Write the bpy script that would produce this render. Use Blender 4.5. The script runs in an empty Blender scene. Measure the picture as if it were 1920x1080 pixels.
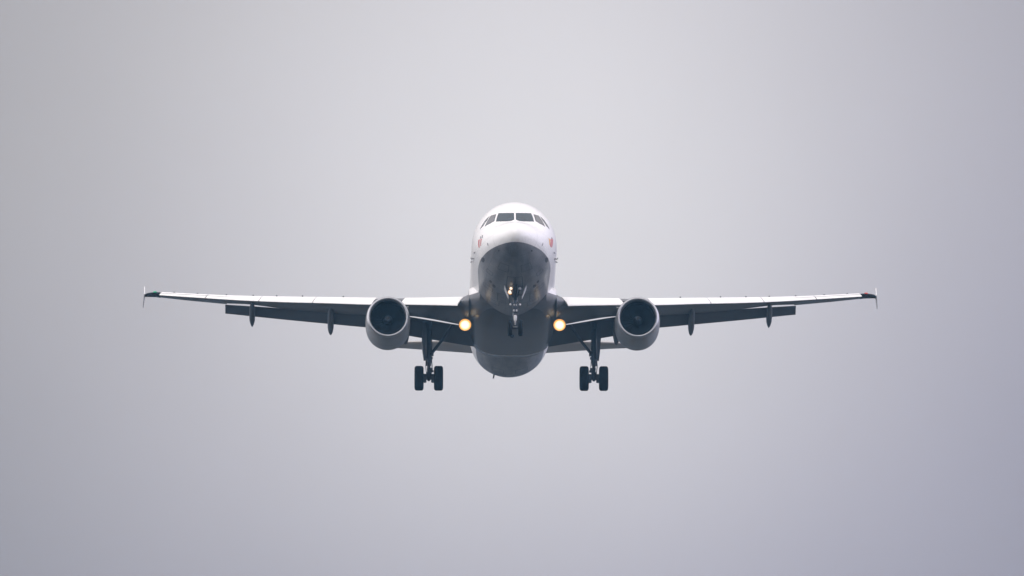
import bpy, bmesh, math, random
from mathutils import Vector, Matrix
R = math.radians
random.seed(4)
scene = bpy.context.scene
col = scene.collection

# ---------------------------------------------------------------- camera
ELEV = R(9.0)            # the camera looks up at the approaching aircraft
PITCH = R(4.0)           # nose-up attitude on final approach
YAW = R(0.71)
DIST = 800.0             # to the tip of the nose
FPX = 40.74 * DIST       # focal length in pixels of a 1920 wide frame
CAM_H = 1.7
cam = bpy.data.cameras.new('camera')
cam_o = bpy.data.objects.new('camera', cam)
col.objects.link(cam_o)
cam_o.location = (0, 0, CAM_H)
cam_o.rotation_euler = (R(90) + ELEV, 0, 0)
cam.sensor_width = 36.0
cam.lens = 36.0 * FPX / 1920
cam.clip_start = 1.0
cam.clip_end = 60000.0
scene.camera = cam_o
VIEW = Vector((0, math.cos(ELEV), math.sin(ELEV)))
UPV = Vector((0, -math.sin(ELEV), math.cos(ELEV)))
NOSE = Vector((0, 0, CAM_H)) + VIEW * DIST + Vector((6.7 / 40.74, 0, 0)) + UPV * ((540 - 416) / 40.74)

# ---------------------------------------------------------------- world and sun
SUN_EL, SUN_AZ = R(52), R(195)       # veiled sun behind and above the camera (compass from +Y)
world = bpy.data.worlds.new("World")
scene.world = world
world.use_nodes = True
nt = world.node_tree
nt.nodes.clear()

def wn(t, **k):
    n = nt.nodes.new(t)
    for a, b in k.items():
        setattr(n, a, b)
    return n

def wmath(op, a, b=None, clamp=False):
    n = wn('ShaderNodeMath', operation=op, use_clamp=clamp)
    for i, x in enumerate((a, b)):
        if x is None:
            continue
        if isinstance(x, (int, float)):
            n.inputs[i].default_value = x
        else:
            nt.links.new(x, n.inputs[i])
    return n.outputs[0]

tc = wn('ShaderNodeTexCoord')
def wdot(v):
    n = wn('ShaderNodeVectorMath', operation='DOT_PRODUCT')
    nt.links.new(tc.outputs['Generated'], n.inputs[0])
    n.inputs[1].default_value = v
    return n.outputs['Value']

def wcol(c):
    n = wn('ShaderNodeRGB')
    n.outputs[0].default_value = (*c, 1)
    return n.outputs[0]

def wmix(f, a, b, mode='MIX'):
    n = wn('ShaderNodeMix', data_type='RGBA', blend_type=mode)
    for i, x in ((0, f), (6, a), (7, b)):
        if isinstance(x, (int, float)):
            n.inputs[i].default_value = x
        else:
            nt.links.new(x, n.inputs[i])
    return n.outputs[2]

# lens falloff put into the sky: bright centre, a few degrees wide, ahead: compass / elevation distances in radians
PATCH_EL = ELEV + 160 / FPX
pdir = Vector((0.0006, math.cos(PATCH_EL), math.sin(PATCH_EL)))
pup = Vector((0, -math.sin(PATCH_EL), math.cos(PATCH_EL)))
hx = wmath('SUBTRACT', wdot((1, 0, 0)), 0.0006)
vy = wdot(pup)
front = wmath('GREATER_THAN', wdot(pdir), 0.0)
HW = 960 / FPX                        # half width of the patch's spread, radians
gh = wmath('EXPONENT', wmath('MULTIPLY', wmath('POWER', wmath('ABSOLUTE', hx), 2.0), -1.24 / HW ** 2))
gv = wmath('EXPONENT', wmath('MULTIPLY', wmath('POWER', wmath('ABSOLUTE', vy), 2.0), -1.15 / HW ** 2))
patch = wmath('MULTIPLY', wmath('MULTIPLY', gh, gv), front)
# soft unevenness of the cloud
nz = wn('ShaderNodeTexNoise')
nt.links.new(tc.outputs['Generated'], nz.inputs['Vector'])
nz.inputs['Scale'].default_value = 38.0
nz.inputs['Detail'].default_value = 3.0
nz.inputs['Roughness'].default_value = 0.45
uneven = wmath('ADD', wmath('MULTIPLY', nz.outputs['Fac'], 0.15), 0.925)
elev = wmath('MAXIMUM', wdot((0, 0, 1)), 0.0)
sdir = Vector((math.sin(SUN_AZ) * math.cos(SUN_EL), math.cos(SUN_AZ) * math.cos(SUN_EL), math.sin(SUN_EL)))
sung = wmath('POWER', wmath('MAXIMUM', wdot(sdir), 0.0), 2.0)
side_fill = wmath('POWER', wmath('ABSOLUTE', wdot((1, 0, 0))), 3.0)      # unseen glow added left and right to brighten the fuselage flanks
deck = wmath('ADD', wmath('ADD', 0.301, wmath('MULTIPLY', wmath('SUBTRACT', elev, 0.15), 0.82)), wmath('MULTIPLY', sung, 0.42))
deck = wmath('ADD', deck, wmath('MULTIPLY', side_fill, 2.9))
deck = wmath('MAXIMUM', wmath('ADD', deck, wmath('MULTIPLY', wmath('MAXIMUM', wmath('MINIMUM', vy, 0.05), -0.05), 1.3)), 0.14)
tint = wmath('ADD', 0.5, wmath('SUBTRACT', wmath('MULTIPLY', hx, 0.35 / HW), wmath('MULTIPLY', wmath('ADD', vy, 160 / FPX), 0.6 / HW)), True)
grey = wmix(patch, wmix(tint, wcol((1.055, 0.985, 1.005)), wcol((0.985, 0.92, 1.115))), wcol((1.005, 0.962, 0.982)))
lum = wmath('MULTIPLY', wmath('ADD', deck, wmath('MULTIPLY', patch, 0.468)), uneven)
cloud = wn('ShaderNodeVectorMath', operation='SCALE')
nt.links.new(grey, cloud.inputs[0])
nt.links.new(wmath('MULTIPLY', lum, 10.0), cloud.inputs['Scale'])
sky = wn('ShaderNodeTexSky', sky_type='NISHITA')
sky.sun_disc = False
sky.sun_elevation = SUN_EL
sky.sun_rotation = SUN_AZ
sky.air_density = 1.0
sky.dust_density = 3.0
mixed = wmix(0.95, sky.outputs[0], cloud.outputs[0])
bg = wn('ShaderNodeBackground')
bg.inputs['Strength'].default_value = 0.1
nt.links.new(mixed, bg.inputs['Color'])
wo = wn('ShaderNodeOutputWorld')
nt.links.new(bg.outputs[0], wo.inputs['Surface'])

sun = bpy.data.lights.new('sun', 'SUN')
sun.energy = 0.5
sun.angle = R(25)
sun.color = (1.0, 0.965, 0.92)
sun_o = bpy.data.objects.new('sun', sun)
col.objects.link(sun_o)
sun_o.rotation_euler = (-sdir).to_track_quat('-Z', 'Y').to_euler()
sun_o.location = (0, 0, 400)

scene.view_settings.view_transform = 'Standard'
scene.view_settings.look = 'None'
scene.view_settings.exposure = 0.0
scene.view_settings.gamma = 1.0
scene.cycles.volume_step_rate = 1.0
scene.cycles.max_bounces = 8

# ---------------------------------------------------------------- materials
def material(name, base, rough=0.4, metal=0.0, spec=0.5, var=0.0, vscale=2.0, bump=0.0, coat=0.0, ior=1.5, streak=False):
    m = bpy.data.materials.new(name)
    m.use_nodes = True
    t = m.node_tree
    b = t.nodes['Principled BSDF']
    b.inputs['Base Color'].default_value = (*base, 1)
    b.inputs['Roughness'].default_value = rough
    b.inputs['Metallic'].default_value = metal
    b.inputs['IOR'].default_value = ior
    b.inputs['Specular IOR Level'].default_value = spec
    b.inputs['Coat Weight'].default_value = coat
    b.inputs['Coat Roughness'].default_value = 0.08
    if var:
        c = t.nodes.new('ShaderNodeTexCoord')
        mp = t.nodes.new('ShaderNodeMapping')
        mp.inputs['Scale'].default_value = (1.0, 0.25, 1.0) if streak else (1, 1, 1)
        t.links.new(c.outputs['Object'], mp.inputs['Vector'])
        n = t.nodes.new('ShaderNodeTexNoise')
        n.inputs['Scale'].default_value = vscale
        n.inputs['Detail'].default_value = 6
        n.inputs['Roughness'].default_value = 0.6
        t.links.new(mp.outputs[0], n.inputs['Vector'])
        r = t.nodes.new('ShaderNodeMapRange')
        r.inputs['From Min'].default_value = 0.3
        r.inputs['From Max'].default_value = 0.7
        r.inputs['To Min'].default_value = 1 - var
        r.inputs['To Max'].default_value = 1 + var * 0.5
        t.links.new(n.outputs['Fac'], r.inputs['Value'])
        mx = t.nodes.new('ShaderNodeVectorMath')
        mx.operation = 'SCALE'
        mx.inputs[0].default_value = base
        t.links.new(r.outputs[0], mx.inputs['Scale'])
        t.links.new(mx.outputs[0], b.inputs['Base Color'])
        r2 = t.nodes.new('ShaderNodeMapRange')
        r2.inputs['To Min'].default_value = max(0.02, rough - 0.1)
        r2.inputs['To Max'].default_value = rough + 0.12
        t.links.new(n.outputs['Fac'], r2.inputs['Value'])
        t.links.new(r2.outputs[0], b.inputs['Roughness'])
        if bump:
            bp = t.nodes.new('ShaderNodeBump')
            bp.inputs['Strength'].default_value = bump
            bp.inputs['Distance'].default_value = 0.02
            t.links.new(n.outputs['Fac'], bp.inputs['Height'])
            t.links.new(bp.outputs[0], b.inputs['Normal'])
    return m

def emitter(name, colour, strength):
    m = bpy.data.materials.new(name)
    m.use_nodes = True
    b = m.node_tree.nodes['Principled BSDF']
    b.inputs['Base Color'].default_value = (*[0.5 * q for q in colour], 1)
    b.inputs['Emission Color'].default_value = (*colour, 1)
    b.inputs['Emission Strength'].default_value = strength
    return m

M = {}
M['white'] = material('white_paint', (0.80, 0.80, 0.79), 0.32, var=0.03, vscale=1.5, coat=0.3)
M['slat'] = material('slat_paint', (0.83, 0.83, 0.81), 0.38, var=0.04, vscale=2.0)
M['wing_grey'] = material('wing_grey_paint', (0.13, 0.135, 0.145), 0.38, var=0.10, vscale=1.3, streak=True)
M['tail_grey'] = material('tail_grey_paint', (0.42, 0.40, 0.38), 0.42, var=0.08, vscale=1.5)
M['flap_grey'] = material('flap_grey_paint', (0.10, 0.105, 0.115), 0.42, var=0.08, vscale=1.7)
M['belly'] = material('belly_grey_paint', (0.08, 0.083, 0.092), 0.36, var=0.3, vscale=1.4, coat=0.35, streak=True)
M['nacelle'] = material('nacelle_grey_paint', (0.25, 0.255, 0.26), 0.38, var=0.08, vscale=1.6, coat=0.2)
M['lip'] = material('bare_metal_lip', (0.42, 0.43, 0.45), 0.38, metal=0.85, var=0.08, vscale=3)
M['duct'] = material('dark_duct_lining', (0.02, 0.024, 0.03), 0.6, var=0.1, vscale=4)
M['fan'] = material('titanium_fan', (0.03, 0.034, 0.04), 0.5, metal=0.3)
M['dark'] = material('dark_cavity', (0.03, 0.034, 0.04), 0.7, var=0.15, vscale=3)
M['gear'] = material('gear_grey_paint', (0.07, 0.08, 0.095), 0.5, var=0.15, vscale=8)
M['gear_light'] = material('gear_light_paint', (0.55, 0.56, 0.57), 0.4, var=0.1, vscale=9)
M['chrome'] = material('glint_bead_chrome', (0.85, 0.86, 0.87), 0.15, metal=0.9)
M['tyre'] = material('tyre_rubber', (0.014, 0.016, 0.019), 0.85, spec=0.12, var=0.2, vscale=12)
M['rim'] = material('wheel_rim_metal', (0.18, 0.19, 0.2), 0.45, metal=0.4)
M['glass'] = material('cockpit_glass', (0.03, 0.045, 0.055), 0.06, ior=1.5, spec=0.5)
M['side_glass'] = material('coated_side_glass', (0.06, 0.06, 0.062), 0.10, ior=2.3, spec=0.7)
M['seal'] = material('black_window_seal', (0.03, 0.032, 0.035), 0.5)
M['pink'] = material('berry_red_paint', (0.50, 0.075, 0.07), 0.4)
M['yellow'] = material('yellow_paint', (0.75, 0.40, 0.11), 0.4)
M['mark_grey'] = material('mark_grey_paint', (0.14, 0.13, 0.15), 0.4)
M['vent'] = material('sooty_vent', (0.055, 0.06, 0.07), 0.6, var=0.2, vscale=5)
M['port'] = material('grey_port_metal', (0.24, 0.24, 0.25), 0.4)
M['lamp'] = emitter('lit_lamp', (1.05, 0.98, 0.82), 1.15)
M['lamp_rim'] = emitter('amber_glow_rim', (1.0, 0.46, 0.12), 0.85)  # emissive amber standing in for the halo around a lit lamp
M['lamp_mid'] = emitter('pale_glow_ring', (1.0, 0.80, 0.40), 1.15)  # paler inner ring of the same added halo
M['lens'] = material('unlit_lens', (0.45, 0.47, 0.5), 0.08, ior=1.6)
M['green'] = emitter('green_lamp', (0.03, 0.55, 0.28), 0.25)
M['red'] = emitter('red_lamp', (0.8, 0.10, 0.07), 0.25)
M['pin'] = material('white_gear_fitting', (0.8, 0.8, 0.8), 0.3)

# white above, grey below a waterline: paint of the fuselage
def fuselage_paint():
    m = material('fuselage_paint', (0.8, 0.8, 0.79), 0.3, coat=0.5)
    t = m.node_tree
    b = t.nodes['Principled BSDF']
    L = t.links.new
    def math_(op, a, c=None, clamp=False):
        n = t.nodes.new('ShaderNodeMath')
        n.operation = op
        n.use_clamp = clamp
        for i, x in enumerate((a, c)):
            if x is None: continue
            if isinstance(x, (int, float)): n.inputs[i].default_value = x
            else: L(x, n.inputs[i])
        return n.outputs[0]
    c = t.nodes.new('ShaderNodeTexCoord')
    s = t.nodes.new('ShaderNodeSeparateXYZ')
    L(c.outputs['Object'], s.inputs[0])
    y, z = s.outputs['Y'], s.outputs['Z']
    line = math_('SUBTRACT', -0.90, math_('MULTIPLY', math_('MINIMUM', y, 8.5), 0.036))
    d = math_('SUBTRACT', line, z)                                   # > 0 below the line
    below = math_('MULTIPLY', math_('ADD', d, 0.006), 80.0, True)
    def noise(scale, sc=(1, 1, 1), detail=5):
        mp = t.nodes.new('ShaderNodeMapping')
        mp.inputs['Scale'].default_value = sc
        L(c.outputs['Object'], mp.inputs[0])
        n = t.nodes.new('ShaderNodeTexNoise')
        n.inputs['Scale'].default_value = scale
        n.inputs['Detail'].default_value = detail
        L(mp.outputs[0], n.inputs['Vector'])
        return n.outputs['Fac']
    soot = noise(1.6, (1.2, 0.22, 1.0), 6)
    grime = noise(5.0)
    # joints between the skin panels
    def joint(v, step, w, ph=0.0):
        f = math_('FRACT', math_('DIVIDE', math_('ADD', v, ph), step))
        return math_('LESS_THAN', math_('ABSOLUTE', math_('SUBTRACT', f, 0.5)), w / step)
    ang = math_('ARCTAN2', s.outputs['X'], z)
    rings = math_('MAXIMUM', joint(y, 2.65, 0.008, 0.35), joint(ang, 0.52, 0.004, 0.1))
    def mix(f, a, b_):
        n = t.nodes.new('ShaderNodeMix')
        n.data_type = 'RGBA'
        for i, x in ((0, f), (6, a), (7, b_)):
            if isinstance(x, tuple): n.inputs[i].default_value = (*x, 1)
            elif isinstance(x, (int, float)): n.inputs[i].default_value = x
            else: L(x, n.inputs[i])
        return n.outputs[2]
    white = mix(math_('MULTIPLY', math_('SUBTRACT', grime, 0.45), 0.5, True), (0.81, 0.81, 0.80), (0.70, 0.70, 0.69))
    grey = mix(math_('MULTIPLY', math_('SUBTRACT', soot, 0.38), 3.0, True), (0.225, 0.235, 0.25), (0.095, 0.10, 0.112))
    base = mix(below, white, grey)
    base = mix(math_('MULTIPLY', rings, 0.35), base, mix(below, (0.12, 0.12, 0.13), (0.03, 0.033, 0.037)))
    L(base, b.inputs['Base Color'])
    L(math_('ADD', math_('ADD', math_('MULTIPLY', grime, 0.2), 0.22), math_('MULTIPLY', below, 0.16)), b.inputs['Roughness'])
    b.inputs['Coat Weight'].default_value = 0.35
    b.inputs['Coat IOR'].default_value = 1.55
    L(math_('ADD', 0.08, math_('MULTIPLY', below, 0.13)), b.inputs['Coat Roughness'])
    return m
M['fuselage'] = fuselage_paint()

# ---------------------------------------------------------------- mesh helpers
class MB:
    def __init__(self):
        self.v, self.f, self.m = [], [], []
    def add(self, vs, fs, mi=0):
        o = len(self.v)
        self.v += [tuple(p) for p in vs]
        self.f += [tuple(i + o for i in f) for f in fs]
        self.m += [mi] * len(fs)
    def loft(self, rings, mi=0, cap=(True, True), closed=True):
        n = len(rings[0])
        vs = [p for r in rings for p in r]
        fs = []
        for i in range(len(rings) - 1):
            for j in range(n if closed else n - 1):
                k = (j + 1) % n
                fs.append((i * n + j, i * n + k, (i + 1) * n + k, (i + 1) * n + j))
        if cap[0]: fs.append(tuple(range(n - 1, -1, -1)))
        if cap[1]: fs.append(tuple((len(rings) - 1) * n + j for j in range(n)))
        self.add(vs, fs, mi)
    def tube(self, p0, p1, r0, r1=None, n=16, mi=0, cap=(True, True)):
        self.path([p0, p1], [r0, r0 if r1 is None else r1], n, mi, cap)
    def path(self, pts, radii, n=12, mi=0, cap=(True, True)):
        pts = [Vector(p) for p in pts]
        rings = []
        for i, p in enumerate(pts):
            d = (pts[min(i + 1, len(pts) - 1)] - pts[max(i - 1, 0)]).normalized()
            a = d.orthogonal().normalized() if i == 0 else (a - d * a.dot(d)).normalized()
            b = d.cross(a)
            rings.append([p + (a * math.cos(2 * math.pi * j / n) + b * math.sin(2 * math.pi * j / n)) * radii[i] for j in range(n)])
        self.loft(rings, mi, cap)
    def lathe(self, prof, origin, axis, n=48, mi=0, cap=(False, False)):
        axis = Vector(axis).normalized()
        a = axis.orthogonal().normalized()
        b = axis.cross(a)
        o = Vector(origin)
        self.loft([[o + axis * h + (a * math.cos(2 * math.pi * j / n) + b * math.sin(2 * math.pi * j / n)) * r for j in range(n)] for h, r in prof], mi, cap)
    def box(self, c, s, rot=None, mi=0):
        c = Vector(c)
        m = rot or Matrix.Identity(3)
        vs = [c + m @ Vector((x * s[0] / 2, y * s[1] / 2, z * s[2] / 2)) for x in (-1, 1) for y in (-1, 1) for z in (-1, 1)]
        self.add(vs, [(0, 1, 3, 2), (4, 6, 7, 5), (0, 4, 5, 1), (2, 3, 7, 6), (0, 2, 6, 4), (1, 5, 7, 3)], mi)
    def slab(self, outline, normal, th, mi=0):
        nrm = Vector(normal).normalized() * th / 2
        a = [Vector(p) + nrm for p in outline]
        b = [Vector(p) - nrm for p in outline]
        n = len(a)
        self.add(a + b, [tuple(range(n)), tuple(range(2 * n - 1, n - 1, -1))] + [(i, n + i, n + (i + 1) % n, (i + 1) % n) for i in range(n)], mi)
    def build(self, name, mats, parent=None, smooth=True, angle=35, label=None):
        me = bpy.data.meshes.new(name)
        me.from_pydata(self.v, [], self.f)
        for m in (mats if isinstance(mats, (list, tuple)) else [mats]):
            me.materials.append(M[m])
        bm = bmesh.new()
        bm.from_mesh(me)
        for f, i in zip(bm.faces, self.m):
            f.material_index = i
            f.smooth = smooth
        bmesh.ops.remove_doubles(bm, verts=bm.verts, dist=1e-5)
        bmesh.ops.recalc_face_normals(bm, faces=bm.faces)
        if smooth:
            for e in bm.edges:
                if len(e.link_faces) == 2 and e.calc_face_angle(0) > R(angle):
                    e.smooth = False
        bm.to_mesh(me)
        bm.free()
        o = bpy.data.objects.new(name, me)
        col.objects.link(o)
        if parent is not None:
            o.parent = parent
        if label:
            o['label'] = label
        return o

#FUS
def pchip(pts):
    xs = [p[0] for p in pts]; ys = [p[1] for p in pts]; n = len(xs)
    h = [xs[i + 1] - xs[i] for i in range(n - 1)]
    d = [(ys[i + 1] - ys[i]) / h[i] for i in range(n - 1)]
    m = [0.0] * n
    for i in range(1, n - 1):
        if d[i - 1] * d[i] > 0:
            w1, w2 = 2 * h[i] + h[i - 1], h[i] + 2 * h[i - 1]
            m[i] = (w1 + w2) / (w1 / d[i - 1] + w2 / d[i])
    m[0], m[-1] = d[0], d[-1]
    def f(x):
        if x <= xs[0]: return ys[0]
        if x >= xs[-1]: return ys[-1]
        i = 0
        while x > xs[i + 1]: i += 1
        t = (x - xs[i]) / h[i]
        return (ys[i] * (1 + 2 * t) * (1 - t) ** 2 + m[i] * h[i] * t * (1 - t) ** 2
                + ys[i + 1] * t * t * (3 - 2 * t) + m[i + 1] * h[i] * t * t * (t - 1))
    return f
def sq(pts):
    f = pchip([(math.sqrt(max(a, 0)), b) for a, b in pts])
    return lambda y: f(math.sqrt(max(y, 0)))
TOP = sq([(0, -.55), (.1, -.26), (.3, -.07), (.7, .13), (1.2, .27), (1.6, .40), (2.0, .70), (2.4, 1.02), (2.9, 1.38), (3.4, 1.65), (4.0, 1.87), (4.8, 2.02), (5.6, 2.07),
          (24, 2.07), (28, 1.97), (31, 1.7), (33, 1.38), (33.84, 1.2)])
BOT = sq([(0, -.55), (.1, -.83), (.3, -1.03), (.7, -1.27), (1.5, -1.58), (2.5, -1.83), (3.5, -1.98), (5, -2.07), (21, -2.07), (23.3, -1.97), (25, -1.70), (27.5, -1.05), (30.5, -.1), (33, .68), (33.84, .92)])
WID = sq([(0, 0), (.1, .32), (.3, .57), (.7, .87), (1.5, 1.28), (2.5, 1.61), (3.5, 1.82), (4.5, 1.93), (5.5, 1.975), (21.5, 1.975), (24.5, 1.85), (27.5, 1.5), (30.5, .97), (33, .38), (33.84, .15)])
MID = sq([(0, -.55), (1.5, -.42), (3, -.2), (5.5, 0), (24, 0), (29, .35), (33.84, 1.06)])
def fus(y, ph, off=0.0):
    """Point of the fuselage skin at station y, angle ph from the top (positive to +X), pushed out by off."""
    zt, zb, w, zc = TOP(y), BOT(y), WID(y), MID(y)
    c, s = math.cos(ph), math.sin(ph)
    h = (zt - zc) if c >= 0 else (zc - zb)
    p = (w * s, y, zc + h * c)
    if not off: return p
    e = 1e-3
    a, b = fus(y + e, ph), fus(y - e, ph)
    c1, c2 = fus(y, ph + e), fus(y, ph - e)
    u = [a[i] - b[i] for i in range(3)]; v = [c1[i] - c2[i] for i in range(3)]
    n = (u[1] * v[2] - u[2] * v[1], u[2] * v[0] - u[0] * v[2], u[0] * v[1] - u[1] * v[0])
    L = math.sqrt(sum(q * q for q in n)) or 1
    if n[0] * s + n[2] * c < 0: L = -L
    return tuple(p[i] + n[i] / L * off for i in range(3))
#END

# ---------------------------------------------------------------- ground and air
def tag(o, label=None, cat=None, kind=None, group=None):
    if label: o['label'] = label
    if cat: o['category'] = cat
    if kind: o['kind'] = kind
    if group: o['group'] = group
    return o

def ground():
    mb = MB()
    n, S = 24, 2600.0
    vs = [(-S + 2 * S * i / n, -S + 800 + 2 * S * j / n, 0) for i in range(n + 1) for j in range(n + 1)]
    fs = [(i * (n + 1) + j, (i + 1) * (n + 1) + j, (i + 1) * (n + 1) + j + 1, i * (n + 1) + j + 1) for i in range(n) for j in range(n)]
    mb.add(vs, fs)
    M['ground'] = material('airfield_ground', (0.052, 0.052, 0.05), 0.9, var=0.35, vscale=0.01)
    return tag(mb.build('ground', 'ground', smooth=False), kind='structure')
ground()

def haze():
    mb = MB()
    mb.box((0, 800, 84.5), (5300, 5300, 171))
    m = bpy.data.materials.new('thin_haze')
    m.use_nodes = True
    t = m.node_tree
    t.nodes.clear()
    v = t.nodes.new('ShaderNodeVolumePrincipled')
    v.inputs['Color'].default_value = (0.26, 0.60, 0.95, 1)
    v.inputs['Density'].default_value = 0.000075
    v.inputs['Anisotropy'].default_value = 0.0
    o = t.nodes.new('ShaderNodeOutputMaterial')
    t.links.new(v.outputs[0], o.inputs['Volume'])
    M['haze'] = m
    return tag(mb.build('haze', 'haze', smooth=False), kind='stuff')

# ---------------------------------------------------------------- the aircraft
root = bpy.data.objects.new('airliner', None)
col.objects.link(root)
root.location = NOSE
root.rotation_mode = 'XYZ'
root.rotation_euler = (Matrix.Rotation(YAW, 3, 'Z') @ Matrix.Rotation(-PITCH, 3, 'X')).to_euler()
tag(root, 'white twin-engine airliner with grey belly coming in head-on, wheels down and landing lights lit', 'airplane')

# fuselage
def stations():
    ys = [0.0008, .004, .012, .025, .045, .07, .1, .14, .19, .25, .32, .4, .5, .6, .72, .85, 1.0]
    y = 1.0
    while y < 6.0:
        y += 0.14; ys.append(y)
    while y < 20.5:
        y += 0.7; ys.append(y)
    while y < 33.6:
        y += 0.3; ys.append(min(y, 33.84))
    return ys
mb = MB()
NP = 128
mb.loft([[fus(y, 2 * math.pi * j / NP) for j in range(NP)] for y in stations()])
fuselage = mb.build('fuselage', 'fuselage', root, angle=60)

def coons(top, bot, nu=14, nv=8):
    """Grid of (y, angle) points between two polylines given left to right."""
    def samp(pl, t):
        L = [math.dist(pl[i], pl[i + 1]) for i in range(len(pl) - 1)]
        s = t * sum(L)
        for i, l in enumerate(L):
            if s <= l + 1e-9:
                k = s / l if l else 0
                return tuple(pl[i][q] + (pl[i + 1][q] - pl[i][q]) * k for q in (0, 1))
            s -= l
        return pl[-1]
    return [[tuple(samp(top, i / nu)[q] * (1 - j / nv) + samp(bot, i / nu)[q] * j / nv for q in (0, 1)) for i in range(nu + 1)] for j in range(nv + 1)]

def skin_patch(mb, top, bot, off, nu=14, nv=8, grow=0.0, mi=0, depth=0.02):
    """A plate lying on the fuselage skin: outline from (y, angle) polylines."""
    g = coons(top, bot, nu, nv)
    if grow:
        cy = sum(p[0] for r in g for p in r) / ((nu + 1) * (nv + 1))
        cp = sum(p[1] for r in g for p in r) / ((nu + 1) * (nv + 1))
        e = []
        for r in g:
            q = []
            for (y, p) in r:
                a = Vector(fus(y, p)); b = Vector(fus(cy, cp))
                k = 1 + grow / max((a - b).length, abs(grow) * 2)
                q.append((cy + (y - cy) * k, cp + (p - cp) * k))
            e.append(q)
        g = e
    up = [fus(y, p, off) for r in g for (y, p) in r]
    dn = [fus(y, p, off - depth) for r in g for (y, p) in r]
    W, N = nu + 1, len(up)
    fs = [(j * W + i, j * W + i + 1, (j + 1) * W + i + 1, (j + 1) * W + i) for j in range(nv) for i in range(nu)]
    fs += [tuple(N + q for q in reversed(f)) for f in fs]
    rim = [i for i in range(W)] + [(j) * W + nu for j in range(1, nv + 1)] + [nv * W + i for i in range(nu - 1, -1, -1)] + [j * W for j in range(nv - 1, 0, -1)]
    for a, b in zip(rim, rim[1:] + rim[:1]):
        fs.append((a, N + a, N + b, b))
    mb.add(up + dn, fs, mi)

# cockpit windows: dark seal with the pane standing in it
def mirror(pl, s):
    return [(y, p * s) for y, p in pl]
for s in (-1, 1):
    for top, bot, mat in (([(2.329, .030), (2.356, .153), (2.407, .263), (2.494, .372), (2.61, .475)], [(1.795, .032), (1.732, .085), (1.679, .164), (1.715, .307), (1.826, .488), (1.985, .643)], 'glass'),
                          ([(2.62, .552), (2.71, .63), (2.823, .712)], [(2.106, .690), (2.153, .866), (2.39, 1.070)], 'side_glass'),
                          ([(2.87, .757), (2.70, .895), (2.63, 1.085)], [(2.89, .77), (2.904, .924), (2.86, 1.07), (2.876, 1.225)], 'side_glass')):
        a = MB()
        skin_patch(a, mirror(top, s), mirror(bot, s), 0.012, grow=-0.022, depth=0.016)
        w = a.build('cockpit_window', mat, root, angle=50)
        b = MB()
        skin_patch(b, mirror(top, s), mirror(bot, s), 0.005, grow=0.006, depth=0.02)
        b.build('window_seal', 'seal', w, angle=50)

# emblem behind the windows: red strokes with grey tips, one yellow stroke on the aircraft's left
def stroke(mb, a, b, c, d, mi, s=1):
    skin_patch(mb, mirror([a, b], s), mirror([c, d], s), 0.005, nu=3, nv=8, mi=mi, depth=0.01)
mb = MB()
stroke(mb, (2.80, -1.560), (2.54, -1.552), (2.88, -1.765), (2.72, -1.790), 0)
stroke(mb, (2.385, -1.543), (2.20, -1.5405), (2.54, -1.765), (2.42, -1.740), 0)
stroke(mb, (2.50, -1.457), (2.40, -1.4455), (2.434, -1.5415), (2.33, -1.5374), 1)
stroke(mb, (2.25, -1.415), (2.12, -1.3914), (2.25, -1.5275), (2.11, -1.5204), 1)
mb.build('airline_emblem', ['pink', 'mark_grey'], fuselage)
mb = MB()
stroke(mb, (2.66, 1.526), (2.90, 1.507), (2.66, 1.745), (2.90, 1.755), 0)
stroke(mb, (2.997, 1.5095), (3.22, 1.511), (2.981, 1.758), (3.10, 1.72), 0)
stroke(mb, (2.272, 1.5074), (2.56, 1.556), (2.473, 1.703), (2.60, 1.730), 2)
stroke(mb, (2.86, 1.467), (3.08, 1.474), (2.853, 1.5125), (3.08, 1.502), 1)
mb.build('airline_emblem', ['pink', 'mark_grey', 'yellow'], fuselage, label='red and yellow emblem')

def oval(y, ph, ry, rs, off, name, mat, depth=0.012):
    mb = MB()
    rp = rs / WID(y)
    k = 10
    top = [(y - ry * math.cos(math.pi * i / k), ph - rp * math.sin(math.pi * i / k)) for i in range(k + 1)]
    bot = [(y - ry * math.cos(math.pi * i / k), ph + rp * math.sin(math.pi * i / k)) for i in range(k + 1)]
    skin_patch(mb, top, bot, off, nu=16, nv=6, depth=depth)
    return mb.build(name, mat, fuselage)
for s in (-1, 1):
    oval(1.55, 1.812 * s, .085, .12, .004, 'static_port', 'white')
    oval(1.55, 1.812 * s, .05, .08, .008, 'static_port', 'port')
    oval(3.0, 2.12 * s, .30, .11, .004, 'air_vent', 'vent')
    oval(4.8, 2.543 * s, .22, .07, .004, 'air_vent', 'vent')
    oval(5.25, 2.645 * s, .30, .09, .004, 'air_vent', 'vent')
    oval(1.03, 2.345 * s, .05, .035, .004, 'drain_hole', 'dark')
    # pitot probe, ice probe and the thin aerial low on the side
    mb = MB()
    y, p = 4.9, 1.86 * s
    q = Vector(fus(y, p))
    o = Vector((s, 0, -.15)).normalized()
    mb.path([q - o * .03, q + o * .10, q + o * .13 + Vector((0, -.1, 0)), q + o * .13 + Vector((0, -.28, 0))], [.035, .028, .022, .014], 10)
    mb.build('pitot_probe', 'port', fuselage)
    for y, p, L in ((3.9, 1.80, .16), (6.2, 1.78, .22)):
        q = Vector(fus(y, p * s))
        mb = MB()
        mb.slab([q + Vector((-.02 * s, -.13, 0)), q + Vector((L * .45 * s, .02, -.03)), q + Vector((L * .45 * s, .10, -.03)), q + Vector((-.02 * s, .13, 0))], (0, 0, 1), .02)
        mb.build('side_antenna', 'port', fuselage, smooth=False)
mb = MB()
q = Vector((-.70, 24.0, -1.80))
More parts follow.
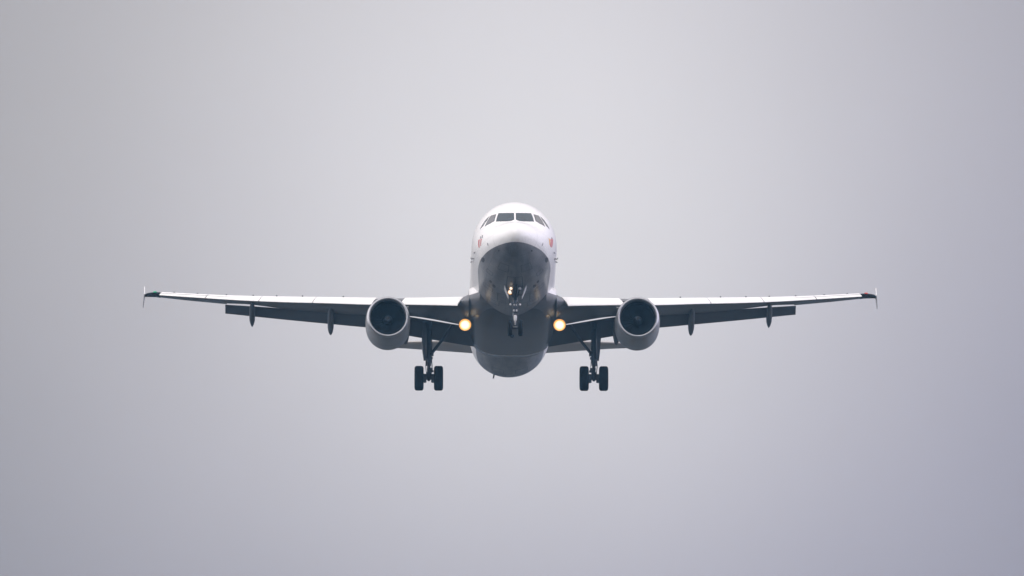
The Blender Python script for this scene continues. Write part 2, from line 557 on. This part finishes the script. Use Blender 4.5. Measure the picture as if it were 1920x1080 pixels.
mb.slab([q + Vector((0, -.25, .12)), q + Vector((-.05, .02, -.15)), q + Vector((-.05, .16, -.15)), q + Vector((0, .22, .12))], (1, 0, 0), .07)
mb.build('drain_mast', 'port', fuselage, smooth=False)
mb = MB()
mb.slab([(0, 9.0, -2.0), (0, 9.15, -2.30), (0, 9.35, -2.30), (0, 9.5, -2.0)], (1, 0, 0), .03)
mb.build('blade_antenna', 'gear_light', fuselage, smooth=False)
def panel_outline(y0, y1, p0, p1, name='access_panel', w=.014, mat='dark'):
    mb = MB()
    dp = w / 1.95
    for a, b, c, d in ((y0, p0, y1, p0 + dp), (y0, p1 - dp, y1, p1), (y0, p0, y0 + w, p1), (y1 - w, p0, y1, p1)):
        skin_patch(mb, [(a, b), (c, b)], [(a, d), (c, d)], .003, nu=8, nv=6, depth=.008)
    return mb.build(name, mat, fuselage)
for s in (-1, 1):
    for y0, y1, p0, p1 in ((1.8, 2.5, 2.62, 2.95), (3.3, 3.8, 2.35, 2.55), (5.9, 6.6, 2.35, 2.62), (6.2, 7.9, 2.75, 3.05), (8.1, 8.8, 2.5, 2.8), (22.0, 23.0, 2.7, 3.0), (23.4, 24.4, 2.8, 3.05)):
        panel_outline(y0, y1, min(p0 * s, p1 * s), max(p0 * s, p1 * s))
    panel_outline(3.0, 4.7, *sorted(((math.pi - .20) * s, (math.pi - .012) * s)), name='nose_gear_bay_door', w=.018)
# row of cabin windows and the doors, seen only from the side
for s in (-1, 1):
    for i in range(34):
        y = 6.9 + i * .533
        if y > 24.5: break
        oval(y, 1.37 * s, .11, .16, .004, 'cabin_window', 'glass')
    for y in (5.15, 25.2):
        mb = MB()
        ww = .42
        for (a, b, c, d) in ((y - ww, .98, y + ww, .995), (y - ww, 1.87, y + ww, 1.885), (y - ww, .98, y - ww + .025, 1.885), (y + ww - .025, .98, y + ww, 1.885)):
            skin_patch(mb, [(a, b * s), (c, b * s)], [(a, d * s), (c, d * s)], .003, nu=6, nv=10, depth=.008)
        mb.build('door_outline', 'port', fuselage)

# wing-to-body fairing under the belly
def fairing():
    mb = MB()
    rings = []
    for y, w, zb, zt in ((9.3, 1.0, -1.75, -1.3), (9.9, 1.62, -1.98, -1.0), (10.5, 1.90, -2.10, -.9), (11.3, 2.00, -2.22, -.8), (12.5, 2.03, -2.33, -.8), (14.5, 2.03, -2.38, -.8),
                         (16.5, 2.03, -2.38, -.8), (17.4, 2.01, -2.36, -.8), (18.1, 1.96, -2.27, -.8), (18.9, 1.88, -2.12, -.85), (20.0, 1.70, -1.90, -.9), (21, 1.4, -1.6, -1.0)):
        n, zc = 72, zt
        ring = []
        for j in range(n):
            a = 2 * math.pi * j / n
            c, s_ = math.cos(a), math.sin(a)
            e = 2 / 2.9
            h = (zc - zb) if c < 0 else .3
            ring.append((w * math.copysign(abs(s_) ** e, s_), y, zc + h * math.copysign(abs(c) ** e, c)))
        rings.append(ring)
    # smooth the stations
    out = []
    n = len(rings[0])
    fz = [[pchip([(r[j][1], r[j][k]) for r in rings]) for k in (0, 2)] for j in range(n)]
    y = 9.3
    while y <= 21.001:
        out.append([(fz[j][0](y), y, fz[j][1](y)) for j in range(n)])
        y += .26
    mb.loft(out)
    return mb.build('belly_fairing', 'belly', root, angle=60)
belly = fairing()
mb = MB()
mb.lathe([(0, .11), (.05, .105), (.10, .08), (.13, .03), (.135, .0)], (0, 13.2, -2.34), (0, 0, -1), 20)
mb.build('beacon_light', 'seal', belly)
# metal bead added as the glint along the fairing's back edge
mb = MB()
pts = []
for i in range(33):
    a = math.pi + (i / 32 - .5) * 1.9
    c, s_ = math.cos(a), math.sin(a)
    e = 2 / 2.9
    pts.append((2.01 * math.copysign(abs(s_) ** e, s_), 17.45, -.8 - 1.545 * abs(c) ** e))
mb.path(pts, [.012 + .022 * math.sin(math.pi * i / 32) for i in range(33)], 10)
mb.build('fairing_glint', 'chrome', belly)

# ---------------------------------------------------------------- wings
ZREF = pchip([(1.0, -1.44), (2.43, -1.24), (4.7, -.965), (6.7, -.72), (8.43, -.475), (10.65, -.17), (12.4, .09), (15, .535), (16.3, .765), (17.2, .925)])
DTE = pchip([(1.0, .0), (2.43, .07), (4.7, .25), (6.7, .10), (8.4, .05), (10.6, .10), (12.4, .21), (13.4, .14), (14.2, .135), (15, .13), (16.5, .14), (17.2, .14)])
CH = pchip([(1.0, 7.0), (1.95, 6.1), (6.4, 3.95), (16.75, 1.50), (17.2, 1.42)])
THK = pchip([(1.0, .18), (1.95, .135), (6.4, .118), (12, .11), (14, .092), (17.2, .085)])
def YLE(x): return 10.6 + .522 * (x - 1.95)
def yt(x, t): return 5 * t * (.2969 * math.sqrt(x) - .126 * x - .3516 * x * x + .2843 * x ** 3 - .1036 * x ** 4)
def camb(x): return .002 * (1 - ((x - .45) / .55) ** 2)
def up(x, t): return camb(x) + yt(x, t)
def lo(x, t): return camb(x) - yt(x, t)
def section(s, x, xu, xl, c=None, yle=None, t=None, z=None, dz=None, k=18, thin=0.0):
    c = c or CH(x); yle = yle if yle is not None else YLE(x); t = t or THK(x)
    z = ZREF(x) if z is None else z
    dz = DTE(x) if dz is None else dz
    pts = [(xu * (1 - math.cos(math.pi * (1 - i / k))) / 2 if 0 else xu * (1 - i / k) ** 1.8, 1) for i in range(k)]
    pts += [(xl * (i / k) ** 1.8, -1) for i in range(k + 1)]
    return [(s * x, yle + q * c, z + dz * q + c * (up(q, t) * (1 - thin * max(0, 1 - q / .17)) if sg > 0 else lo(q, t))) for q, sg in pts]

def mirror_x(s, pts): return [(s * p[0], p[1], p[2]) for p in pts]

SLATS = ((2.43, 5.10), (6.45, 9.205), (9.245, 11.745), (11.785, 14.275), (14.315, 16.47))
LAM = math.atan(.522)
def slat_pt(x0, q, zz):
    """Point of a slat: leading edge station x0, q and zz in chord units measured square to the leading edge."""
    c = CH(x0) * SL_S(x0)
    n = q * c * math.cos(LAM)
    return (x0 - n * math.sin(LAM), YLE(x0) + n * math.cos(LAM), ZREF(x0) + zz * c)
SL_Q, SL_D, SL_F, SL_DN, SL_LO = .15, R(25), .07, .0, .008
SL_S = pchip([(2.4, .76), (5.1, .80), (6.7, .95), (8.43, 1.0), (10.65, 1.10), (14, 1.16), (16.5, 1.26)])
def slat_section(x0):
    t = THK(x0)
    pts = [(SL_Q * (1 - i / 12) ** 1.7, None) for i in range(12)]
    P = [(q, up(q, t)) for q, _ in pts] + [(SL_LO * (i / 5) ** 1.6, lo(SL_LO * (i / 5) ** 1.6, t)) for i in range(6)]
    P += [(SL_LO + .012, lo(SL_LO, t) * .5), (.06, up(.06, t) * .4), (.6 * SL_Q, up(.6 * SL_Q, t) * .75), (.87 * SL_Q, up(.87 * SL_Q, t) * .93)]
    ca, sa = math.cos(SL_D), math.sin(SL_D)
    out = []
    hinge = (SL_Q, up(SL_Q, t))
    for q, z in P:
        a, b = q - hinge[0], z - hinge[1]
        out.append(slat_pt(x0, hinge[0] + a * ca + b * sa - SL_F, hinge[1] + a * sa + b * ca - SL_DN))
    return out

for s in (-1, 1):
    mb = MB()
    # root glove, flap zone, tip zone
    A = [section(s, .9, 1, 1, c=8.4, yle=8.9, t=.19, z=-1.24), section(s, 1.55, 1, 1, c=7.9, yle=9.15, t=.185, z=-1.20),
         section(s, 1.85, 1, 1, c=7.1, yle=9.85, t=.175, z=-1.14), section(s, 2.04, 1, 1, c=6.55, yle=10.25, t=.165, z=-1.11)]
    mb.loft(A)
    n = len(A[0])
    for k in range(len(mb.f)):                                       # upper half of the root glove coloured white for the light falling on it
        if k < n * 3 and k % n < 18:
            mb.m[k] = 1
    xs = [2.045, 2.25, 2.43] + [2.43 + (13.345 - 2.43) * i / 26 for i in range(1, 27)]
    B = []
    for x in xs:
        f = min(1, max(0, (2.43 - x) / .385))
        B.append(section(s, x, .87, .745, c=CH(x) + f * .50, yle=YLE(x) - f * .38, t=THK(x) + f * .012, thin=.6 * (1 - f)))
    mb.loft(B)
    mb.loft([section(s, 13.35 + (16.48 - 13.35) * i / 10, 1, 1, thin=.6) for i in range(11)])
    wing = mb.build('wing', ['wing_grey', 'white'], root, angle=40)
    # slats
    for x0, x1 in SLATS:
        mb = MB()
        mb.loft([mirror_x(s, slat_section(x0 + (x1 - x0) * i / 8)) for i in range(9)])
        mb.build('slat', 'slat', wing, angle=30)
    # slat tracks: small dark stubs between slat and wing
    for x in (8.0, 9.9, 11.1, 12.2, 13.45, 14.8, 15.9):
        q = Vector(slat_pt(x, SL_Q - SL_F, up(SL_Q, THK(x)) + .012))
        mb = MB()
        mb.box((s * q.x, q.y + .06, q.z), (.055, .14, .035))
        mb.build('slat_track', 'dark', wing, smooth=False)
    # flaps
    for tab, xa, xb in (([(6.40, 16.15, -.66, 17.18, -1.09), (6.7, 16.2, -.65, 17.2, -1.07), (8.4, 16.78, -.44, 17.62, -.82), (10.8, 17.62, -.06, 18.32, -.43), (13.4, 18.50, .31, 19.05, .01)], 6.45, 13.43),
                        ([(1.7, 15.88, -1.37, 17.08, -2.02), (2.72, 16.0, -1.19, 17.12, -1.84), (4.72, 16.02, -.845, 17.12, -1.50), (6.2, 16.05, -.62, 17.12, -1.22)], 1.75, 6.15)):
        F = [pchip([(r[0], r[k]) for r in tab]) for k in (1, 2, 3, 4)]
        mb = MB()
        rings = []
        for i in range(13):
            x = xa + (xb - xa) * i / 12
            y0, z0, y1, z1 = (f(x) for f in F)
            d = Vector((0, y1 - y0, z1 - z0)); L = d.length; d.normalize(); nrm = Vector((0, -d.z, d.y))
            ring = []
            for q, sg in [((1 - k / 12) ** 1.8, 1) for k in range(12)] + [((k / 12) ** 1.8, -1) for k in range(13)]:
                h = (.75 if sg > 0 else -.35) * 2 * yt(q, .13) + .02 * math.sin(math.pi * q)
                p = Vector((0, y0, z0)) + d * q * L + nrm * h * L
                ring.append((s * x, p.y, p.z))
            rings.append(ring)
        mb.loft(rings)
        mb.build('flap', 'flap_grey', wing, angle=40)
    # flap track fairings
    for x, pts in ((8.47, ((15.0, -.60, .02), (15.3, -.64, .10), (15.9, -.70, .14), (16.6, -.76, .15), (17.1, -.84, .15), (17.6, -.95, .145), (18.0, -1.05, .11), (18.25, -1.115, .06), (18.42, -1.16, .005))),
                   (12.16, ((16.75, -.02, .02), (17.0, -.05, .09), (17.4, -.09, .13), (17.9, -.16, .14), (18.3, -.27, .14), (18.6, -.39, .13), (18.85, -.49, .09), (19.0, -.56, .05), (19.12, -.615, .005))),
                   (4.95, ((13.9, -1.30, .02), (14.2, -1.34, .12), (14.9, -1.36, .17), (15.7, -1.38, .18), (16.4, -1.46, .18), (16.9, -1.58, .16), (17.3, -1.70, .11), (17.6, -1.80, .01)))):
        mb = MB()
        rings = []
        for y, z, r in pts:
            rings.append([(s * x + r * math.copysign(abs(math.sin(2 * math.pi * j / 20)) ** .8, math.sin(2 * math.pi * j / 20)), y, z + r * 1.35 * math.cos(2 * math.pi * j / 20)) for j in range(20)])
        mb.loft(rings)
        mb.build('flap_track_fairing', 'flap_grey', wing, angle=50)
    # wing tip cap, navigation lamp and fence
    mb = MB()
    tips = [section(s, x, 1, 1, c=c, yle=y, t=t, z=z, dz=.12) for x, c, y, t, z in
            ((16.485, 1.56, 18.19, .087, ZREF(16.48) + .01), (16.7, 1.50, 18.33, .085, ZREF(16.7) + .02), (16.95, 1.38, 18.55, .08, ZREF(16.95) + .005), (17.12, 1.22, 18.80, .085, ZREF(17.12)), (17.22, 1.05, 19.02, .06, ZREF(17.2) - .01))]
    mb.loft(tips)
    tip = mb.build('wing_tip', 'duct', wing, angle=50)
    mb = MB()
    q = Vector((s * 16.74, 18.33, ZREF(16.74) + .042))
    mb.lathe([(-.11, .0), (-.08, .03), (0, .036), (.08, .03), (.11, .0)], q, (s, .75, .12), 14)
    mb.build('navigation_lamp', 'green' if s < 0 else 'red', wing, label='green navigation lamp' if s < 0 else 'red navigation lamp')
    mb = MB()
    xf = s * 17.235
    mb.slab([(xf, 18.95, .93), (xf + s * .0, 19.45, 1.40), (xf + s * .0, 19.85, 1.40), (xf, 20.2, 1.0), (xf, 18.97, .90)], (1, 0, 0), .028)
    mb.slab([(xf + s * .005, 19.0, .92), (xf + s * .005, 20.2, .97), (xf + s * .07, 20.12, .53), (xf + s * .07, 19.75, .53)], (1, 0, .14), .026)
    mb.build('wing_fence', 'white', wing, smooth=False)

    # landing light under the wing root
    mb = MB()
    lx, ly, lz = s * 2.205, 12.2, -2.075
    mb.path([(s * 2.2, 12.75, -1.45), (s * 2.2, 12.6, -1.8), (lx, ly + .2, lz)], [.07, .06, .06], 12)
    mb.lathe([(.30, .05), (.25, .17), (.12, .265), (-.01, .30), (-.02, .295), (-.005, .284)], (lx, ly, lz), (0, 1, 0), 32, cap=(True, False))
    lamp = mb.build('landing_light', 'gear', wing, label='lit landing light')
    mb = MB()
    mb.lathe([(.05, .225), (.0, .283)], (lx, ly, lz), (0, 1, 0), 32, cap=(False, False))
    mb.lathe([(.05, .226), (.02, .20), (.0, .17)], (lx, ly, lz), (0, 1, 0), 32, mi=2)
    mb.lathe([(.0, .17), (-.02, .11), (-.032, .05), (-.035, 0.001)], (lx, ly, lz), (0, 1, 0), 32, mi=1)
    mb.build('landing_lamp_lens', ['lamp_rim', 'lamp', 'lamp_mid'], wing, label='glowing warm lens with added amber halo rings')

# ---------------------------------------------------------------- engines
for s in (-1, 1):
    ex, ey, ez = s * 5.815, 9.75, -2.25
    ax = Vector((0, 1, -.01)).normalized()
    mb = MB()
    mb.lathe([(.14, .988), (.35, 1.018), (.8, 1.04), (1.4, 1.046), (1.9, 1.042), (2.2, 1.03), (2.52, 1.008), (2.525, .985), (2.3, .96), (1.6, .94)], (ex, ey, ez), ax, 72)
    eng = mb.build('engine', 'nacelle', root, angle=60)
    mb = MB()
    mb.lathe([(1.5, .74), (2.3, .72), (2.9, .64), (3.5, .52), (4.0, .42), (4.0, .33), (3.8, .30), (4.3, .20), (4.8, .03), (4.82, .001)], (ex, ey, ez), ax, 48)
    mb.build('core_cowl', 'lip', eng, angle=40)
    mb = MB()
    mb.lathe([(.139, .987), (.06, .962), (.015, .930), (0, .90), (.012, .872), (.05, .845), (.14, .822), (.26, .812)], (ex, ey, ez), ax, 72)
    mb.build('inlet_lip', 'lip', eng, angle=60)
    mb = MB()
    mb.lathe([(.26, .8115), (.5, .803), (.8, .805), (1.05, .81)], (ex, ey, ez), ax, 72)
    mb.lathe([(1.04, .81), (1.06, .3), (1.06, .001)], (ex, ey, ez), ax, 72)
    mb.build('inlet_duct', 'duct', eng, angle=60)
    o = Vector((ex, ey, ez))
    e1 = ax.orthogonal().normalized(); e2 = ax.cross(e1)
    mb = MB()
    for b in range(22):
        g = []
        for i in range(7):
            r = .20 + .595 * i / 6
            tw = R(25 + 38 * i / 6)
            a0 = 2 * math.pi * b / 22 + .10 * math.sin(i / 6 * 2.2)
            w = .085 + .05 * i / 6
            row = []
            for k in range(4):
                q = (k / 3 - .5) * 2 * w
                an = a0 + q * math.sin(tw) / r
                row.append(o + ax * (0.80 + q * math.cos(tw)) + (e1 * math.cos(an) + e2 * math.sin(an)) * r)
            g.append(row)
        vs = [p for row in g for p in row]
        mb.add(vs, [(i * 4 + k, i * 4 + k + 1, i * 4 + 4 + k + 1, i * 4 + 4 + k) for i in range(6) for k in range(3)])
    mb.build('fan', 'fan', eng, angle=50)
    mb = MB()
    mb.lathe([(.28, .0), (.30, .045), (.38, .11), (.52, .175), (.68, .215), (.9, .23)], o, ax, 32)
    # white swirl painted on the spinner
    sw = []
    for i in range(22):
        t = i / 21
        h = .315 + .075 * t
        rr = .058 + .058 * t
        an = t * 4.4 + (0 if s < 0 else 2.2)
        sw.append(o + ax * (h - .012) + (e1 * math.cos(an) + e2 * math.sin(an)) * rr)
    mb.path(sw, [.006 + .010 * math.sin(math.pi * i / 21) for i in range(22)], 6, mi=1)
    mb.build('spinner', ['fan', 'gear'], eng, angle=50)
    # strakes
    for q in (-1, 1):
        an = R(48)
        mb = MB()
        d = Vector((q * math.sin(an), 0, math.cos(an)))
        p = o + d * 1.0
        if q == -s:
            mb.slab([p + Vector((0, 1.0, 0)), p + Vector((0, 1.7, 0)) + d * .30, p + Vector((0, 2.1, 0)) + d * .30, p + Vector((0, 2.3, 0))], d.cross(ax), .03)
            mb.build('strake', 'nacelle', eng, smooth=False)
    # joints round the fan cowl
    mb = MB()
    mb.lathe([(1.46, 1.042), (1.48, 1.0475), (1.50, 1.041)], o, ax, 72)
    mb.build('cowl_joint', 'dark', eng, angle=60)
    # pylon
    mb = MB()
    rings = []
    for y, zb, zt, w in ((11.0, -1.25, -1.18, .03), (11.6, -1.3, -1.02, .13), (12.4, -1.35, -.86, .19), (13.4, -1.5, -.72, .21), (15, -1.6, -.9, .2), (16.4, -1.45, -1.0, .12), (17.2, -1.25, -1.05, .02)):
        rings.append([(ex + w * math.sin(2 * math.pi * j / 16), y, (zb + zt) / 2 + (zt - zb) / 2 * math.cos(2 * math.pi * j / 16)) for j in range(16)])
    mb.loft(rings)
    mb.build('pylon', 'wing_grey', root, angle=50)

# ---------------------------------------------------------------- tail
mb = MB()
def tail_section(s, x, c, y, z, dz, t=.10, k=14):
    pts = [((1 - i / k) ** 1.8, 1) for i in range(k)] + [((i / k) ** 1.8, -1) for i in range(k + 1)]
    return [(s * x, y + q * c, z + dz * q + sg * yt(q, t) * c) for q, sg in pts]
for s in (-1, 1):
    mb = MB()
    mb.loft([tail_section(s, x, c, y, z, dz) for x, c, y, z, dz in ((.3, 3.95, 27.5, .76, .10), (1.7, 3.2, 28.4, .87, .10), (4.87, 1.85, 30.4, 1.24, .10), (6.1, 1.38, 31.2, 1.385, .08), (6.22, 1.1, 31.4, 1.40, .06))])
    mb.build('tailplane', 'tail_grey', root, angle=50)
mb = MB()
rings = []
for z, c, y in ((1.2, 6.6, 26.0), (2.1, 5.6, 27.3), (5.0, 3.9, 29.5), (7.55, 2.45, 31.4), (7.75, 2.2, 31.6)):
    k = 14
    pts = [((1 - i / k) ** 1.8, 1) for i in range(k)] + [((i / k) ** 1.8, -1) for i in range(k + 1)]
    rings.append([(sg * yt(q, .10) * c, y + q * c, z) for q, sg in pts])
mb.loft(rings)
mb.build('tail_fin', 'white', root, angle=50)

# ---------------------------------------------------------------- landing gear
def wheel(x, y, z, r, w, parent):
    mb = MB()
    h = w / 2
    prof = [(-h * .80, r * .56), (-h * .97, r * .66), (-h, r * .78), (-h * .93, r * .90), (-h * .74, r * .975), (-h * .45, r), (-h * .28, r), (-h * .26, r * .985), (-h * .22, r * .985), (-h * .2, r)]
    prof = prof + [(-a, b) for a, b in reversed(prof)]
    mb.lathe(prof, (x, y, z), (1, 0, 0), 48)
    for sd in (-1, 1):
        mb.lathe([(sd * h * .80, r * .565), (sd * h * .72, r * .5), (sd * h * .55, r * .42), (sd * h * .62, r * .2), (sd * h * .9, r * .17), (sd * h * .92, .001)], (x, y, z), (1, 0, 0), 32, mi=1)
    return mb.build('wheel', ['tyre', 'rim'], parent, angle=40)

for s in (-1, 1):
    gx, gy, wz = s * 3.87, 16.1, -3.757
    mb = MB()
    gt = Vector((gx, 15.95, -1.05))
    mb.path([gt, (gx, 16.0, -1.35), (gx, 16.02, -1.4), (gx, 16.04, -2.35), (gx, 16.04, -2.42), (gx, 16.05, -2.78)], [.15, .15, .12, .11, .13, .108], 20)
    mb.path([(gx, 16.05, -2.75), (gx, 16.06, -3.02), (gx, 16.06, -3.05), (gx, 16.07, -3.16)], [.135, .135, .115, .115], 20)
    mb.path([(gx, 16.07, -3.1), (gx, 16.1, wz + .05)], [.085, .085], 20)
    mb.path([(gx, 16.1, wz + .30), (gx, 16.1, wz + .02), (gx, 16.1, wz - .13)], [.10, .14, .05], 18)
    mb.tube((gx - .50, gy, wz), (gx + .50, gy, wz), .075, n=18)
    # torque links in front of the leg
    for a, b in (((gx, 15.9, -3.0), (gx, 15.62, -3.38)), ((gx, 15.62, -3.38), (gx, 15.95, -3.70))):
        for q in (-1, 1):
            mb.path([Vector(a) + Vector((q * .06, 0, 0)), Vector(b) + Vector((q * .02, 0, 0))], [.03, .025], 8)
    # hydraulic lines and brackets
    for q, r in ((-.12, .014), (.115, .012), (.135, .010)):
        mb.path([(gx + q, 15.95, -1.5), (gx + q * 1.15, 15.94, -2.1), (gx + q * .95, 15.95, -2.7), (gx + q * 1.25, 15.95, -3.2), (gx + q * .9, 15.97, -3.6)], [r] * 5, 6)
    mb.box((gx - s * .17, 15.95, -2.64), (.11, .14, .15))
    mb.box((gx - s * .14, 15.95, -2.82), (.09, .12, .10))
    mb.box((gx - s * .12, 15.93, -3.40), (.13, .12, .20))
    mb.box((gx - s * .18, 15.93, -3.46), (.09, .10, .09))
    mb.box((gx + s * .11, 15.95, -3.08), (.09, .12, .22))
    g = mb.build('main_landing_gear', 'gear', root, angle=40)
    for q in (-1, 1):
        wheel(gx + q * .457, gy, wz, .583, .43, g)
        mb = MB()
        mb.lathe([(-.10, .10), (-.10, .20), (-.02, .22), (.06, .2), (.10, .14)], (gx + q * .21, gy, wz), (q, 0, 0), 24)
        for k in range(8):
            an = 2 * math.pi * k / 8
            mb.tube((gx + q * .13, gy + .15 * math.cos(an), wz + .15 * math.sin(an)), (gx + q * .22, gy + .17 * math.cos(an), wz + .17 * math.sin(an)), .04, n=8)
        mb.build('brake', 'gear', g)
    mb = MB()
    pts = [Vector((gx - s * .13, 16.0, -2.58)), Vector((s * 3.23, 16.0, -1.93)), Vector((s * 2.77, 16.0, -1.20))]
    mb.path(pts, [.075, .07, .065], 12)
    mb.path([pts[0] + Vector((0, -.06, .03)), pts[0] + Vector((s * -.02, -.02, -.09))], [.10, .08], 10)
    mb.path([pts[1] + Vector((-.02, -.02, .0)), pts[1] + Vector((.02, .02, .05))], [.10, .10], 10)
    mb.build('side_brace', 'gear', g)
    # leg door on the outboard side
    mb = MB()
    xo = gx + s * .225
    mb.slab([(xo, 15.45, -1.20), (xo + s * .03, 15.5, -1.9), (xo - s * .01, 15.6, -2.45), (xo - s * .06, 15.75, -2.85), (xo - s * .06, 16.25, -2.88), (xo, 16.55, -2.4), (xo + s * .03, 16.65, -1.9), (xo, 16.65, -1.20)], (1, 0, 0.03), .15)
    mb.slab([(xo - s * .03, 15.46, -1.25), (xo - s * .10, 15.46, -1.25), (xo - s * .12, 15.55, -2.6), (xo - s * .07, 15.6, -2.75)], (0, 1, 0), .03)
    mb.build('gear_door', 'gear', g, smooth=False)

gx, gy, wz = .043, 5.07, -3.855
mb = MB()
mb.path([(gx, 5.3, -1.9), (gx, 5.16, -2.55), (gx, 5.14, -2.6), (gx, 5.1, -3.1)], [.12, .115, .10, .10], 18)
mb.path([(gx, 5.13, -2.70), (gx, 5.12, -2.95)], [.15, .15], 18)
for q in (-1, 1):
    mb.path([(gx + q * .05, 5.1, -2.5), (gx + q * .07, 3.9, -1.95)], [.04, .04], 10)          # drag stay
    mb.path([(gx + q * .09, 4.98, -2.62), (gx + q * .17, 4.95, -2.75)], [.03, .03], 8)
    mb.path([(gx + q * .03, 5.2, -3.15), (gx + q * .02, 5.38, -3.42), (gx + q * .03, 5.15, -3.72)], [.025, .025, .025], 8)
    mb.path([(gx + q * .13, 5.0, -2.5), (gx + q * .14, 5.1, -3.0), (gx + q * .10, 5.15, -3.5)], [.012] * 3, 6)
mb.tube((gx - .30, gy, wz), (gx + .30, gy, wz), .055, n=14)
mb.box((gx, 4.98, -2.88), (.34, .10, .05))
ng = mb.build('nose_landing_gear', 'gear', root, angle=40)
mb = MB()
mb.path([(gx, 5.0, -3.26), (gx, 5.0, -3.29), (gx, 5.0, -3.50), (gx, 5.0, -3.54), (gx, 5.02, -3.72)], [.05, .072, .066, .036, .03], 14)
for q in (-1, 1):
    for b in (((gx + q * .065, 4.93, -3.05), (.075, .04, .08)), ((gx + q * .05, 4.95, -2.78), (.05, .04, .07))):
        c = MB()
        c.box(*b)
        c.build('gear_fitting', 'gear_light', ng, smooth=False)
mb.build('piston', 'pin', ng)
mb = MB()
mb.box((gx, 4.98, -3.82), (.2, .04, .025))
mb.build('jacking_bar', 'gear_light', ng, smooth=False)
for q in (-1, 1):
    wheel(gx + q * .245, gy, wz, .375, .20, ng)
    mb = MB()
    mb.lathe([(-.03, .0), (-.025, .03), (-.01, .048), (.02, .05), (.08, .03), (.12, .015)], (gx + q * .222, 4.93, -2.765), (0, 1, 0), 18)
    mb.build('steering_fitting', 'pin', ng)
    # taxi and take-off lamps: the two on the aircraft's right are lit
    lit = q < 0
    for (dx, y, z, r) in ((.235, 4.85, -2.20, .125), (.205, 4.3, -2.155, .085)):
        mb = MB()
        mb.lathe([(.22, .03), (.17, r * .7), (.05, r), (0, r), (-.005, r * .93), (.02, r * .88)], (gx + q * dx, y, z), (0, 1, 0), 24)
        mb.tube((gx + q * dx, y + .12, z), (gx + q * .06, 5.15, -2.42), .025, n=8)
        mb.build('gear_lamp', 'gear', ng, label='lit nose gear lamp' if lit else 'unlit nose gear lamp')
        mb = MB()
        mb.lathe([(.02, r * .9), (0, r * .86), (-.015, r * .68)], (gx + q * dx, y, z), (0, 1, 0), 24, mi=1)  # edge ring, coloured as the halo on the lit lamps
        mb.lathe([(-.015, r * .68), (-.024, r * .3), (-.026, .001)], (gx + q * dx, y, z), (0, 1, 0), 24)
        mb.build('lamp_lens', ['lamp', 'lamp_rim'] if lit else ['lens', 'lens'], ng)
    mb = MB()
    mb.slab([(gx + q * .50, 4.2, -2.03), (gx + q * .50, 5.0, -2.05), (gx + q * .31, 5.0, -2.50), (gx + q * .31, 4.5, -2.50)], (.92, 0, .39 * q), .03)
    mb.build('gear_door', 'gear_light', ng, smooth=False)
haze()
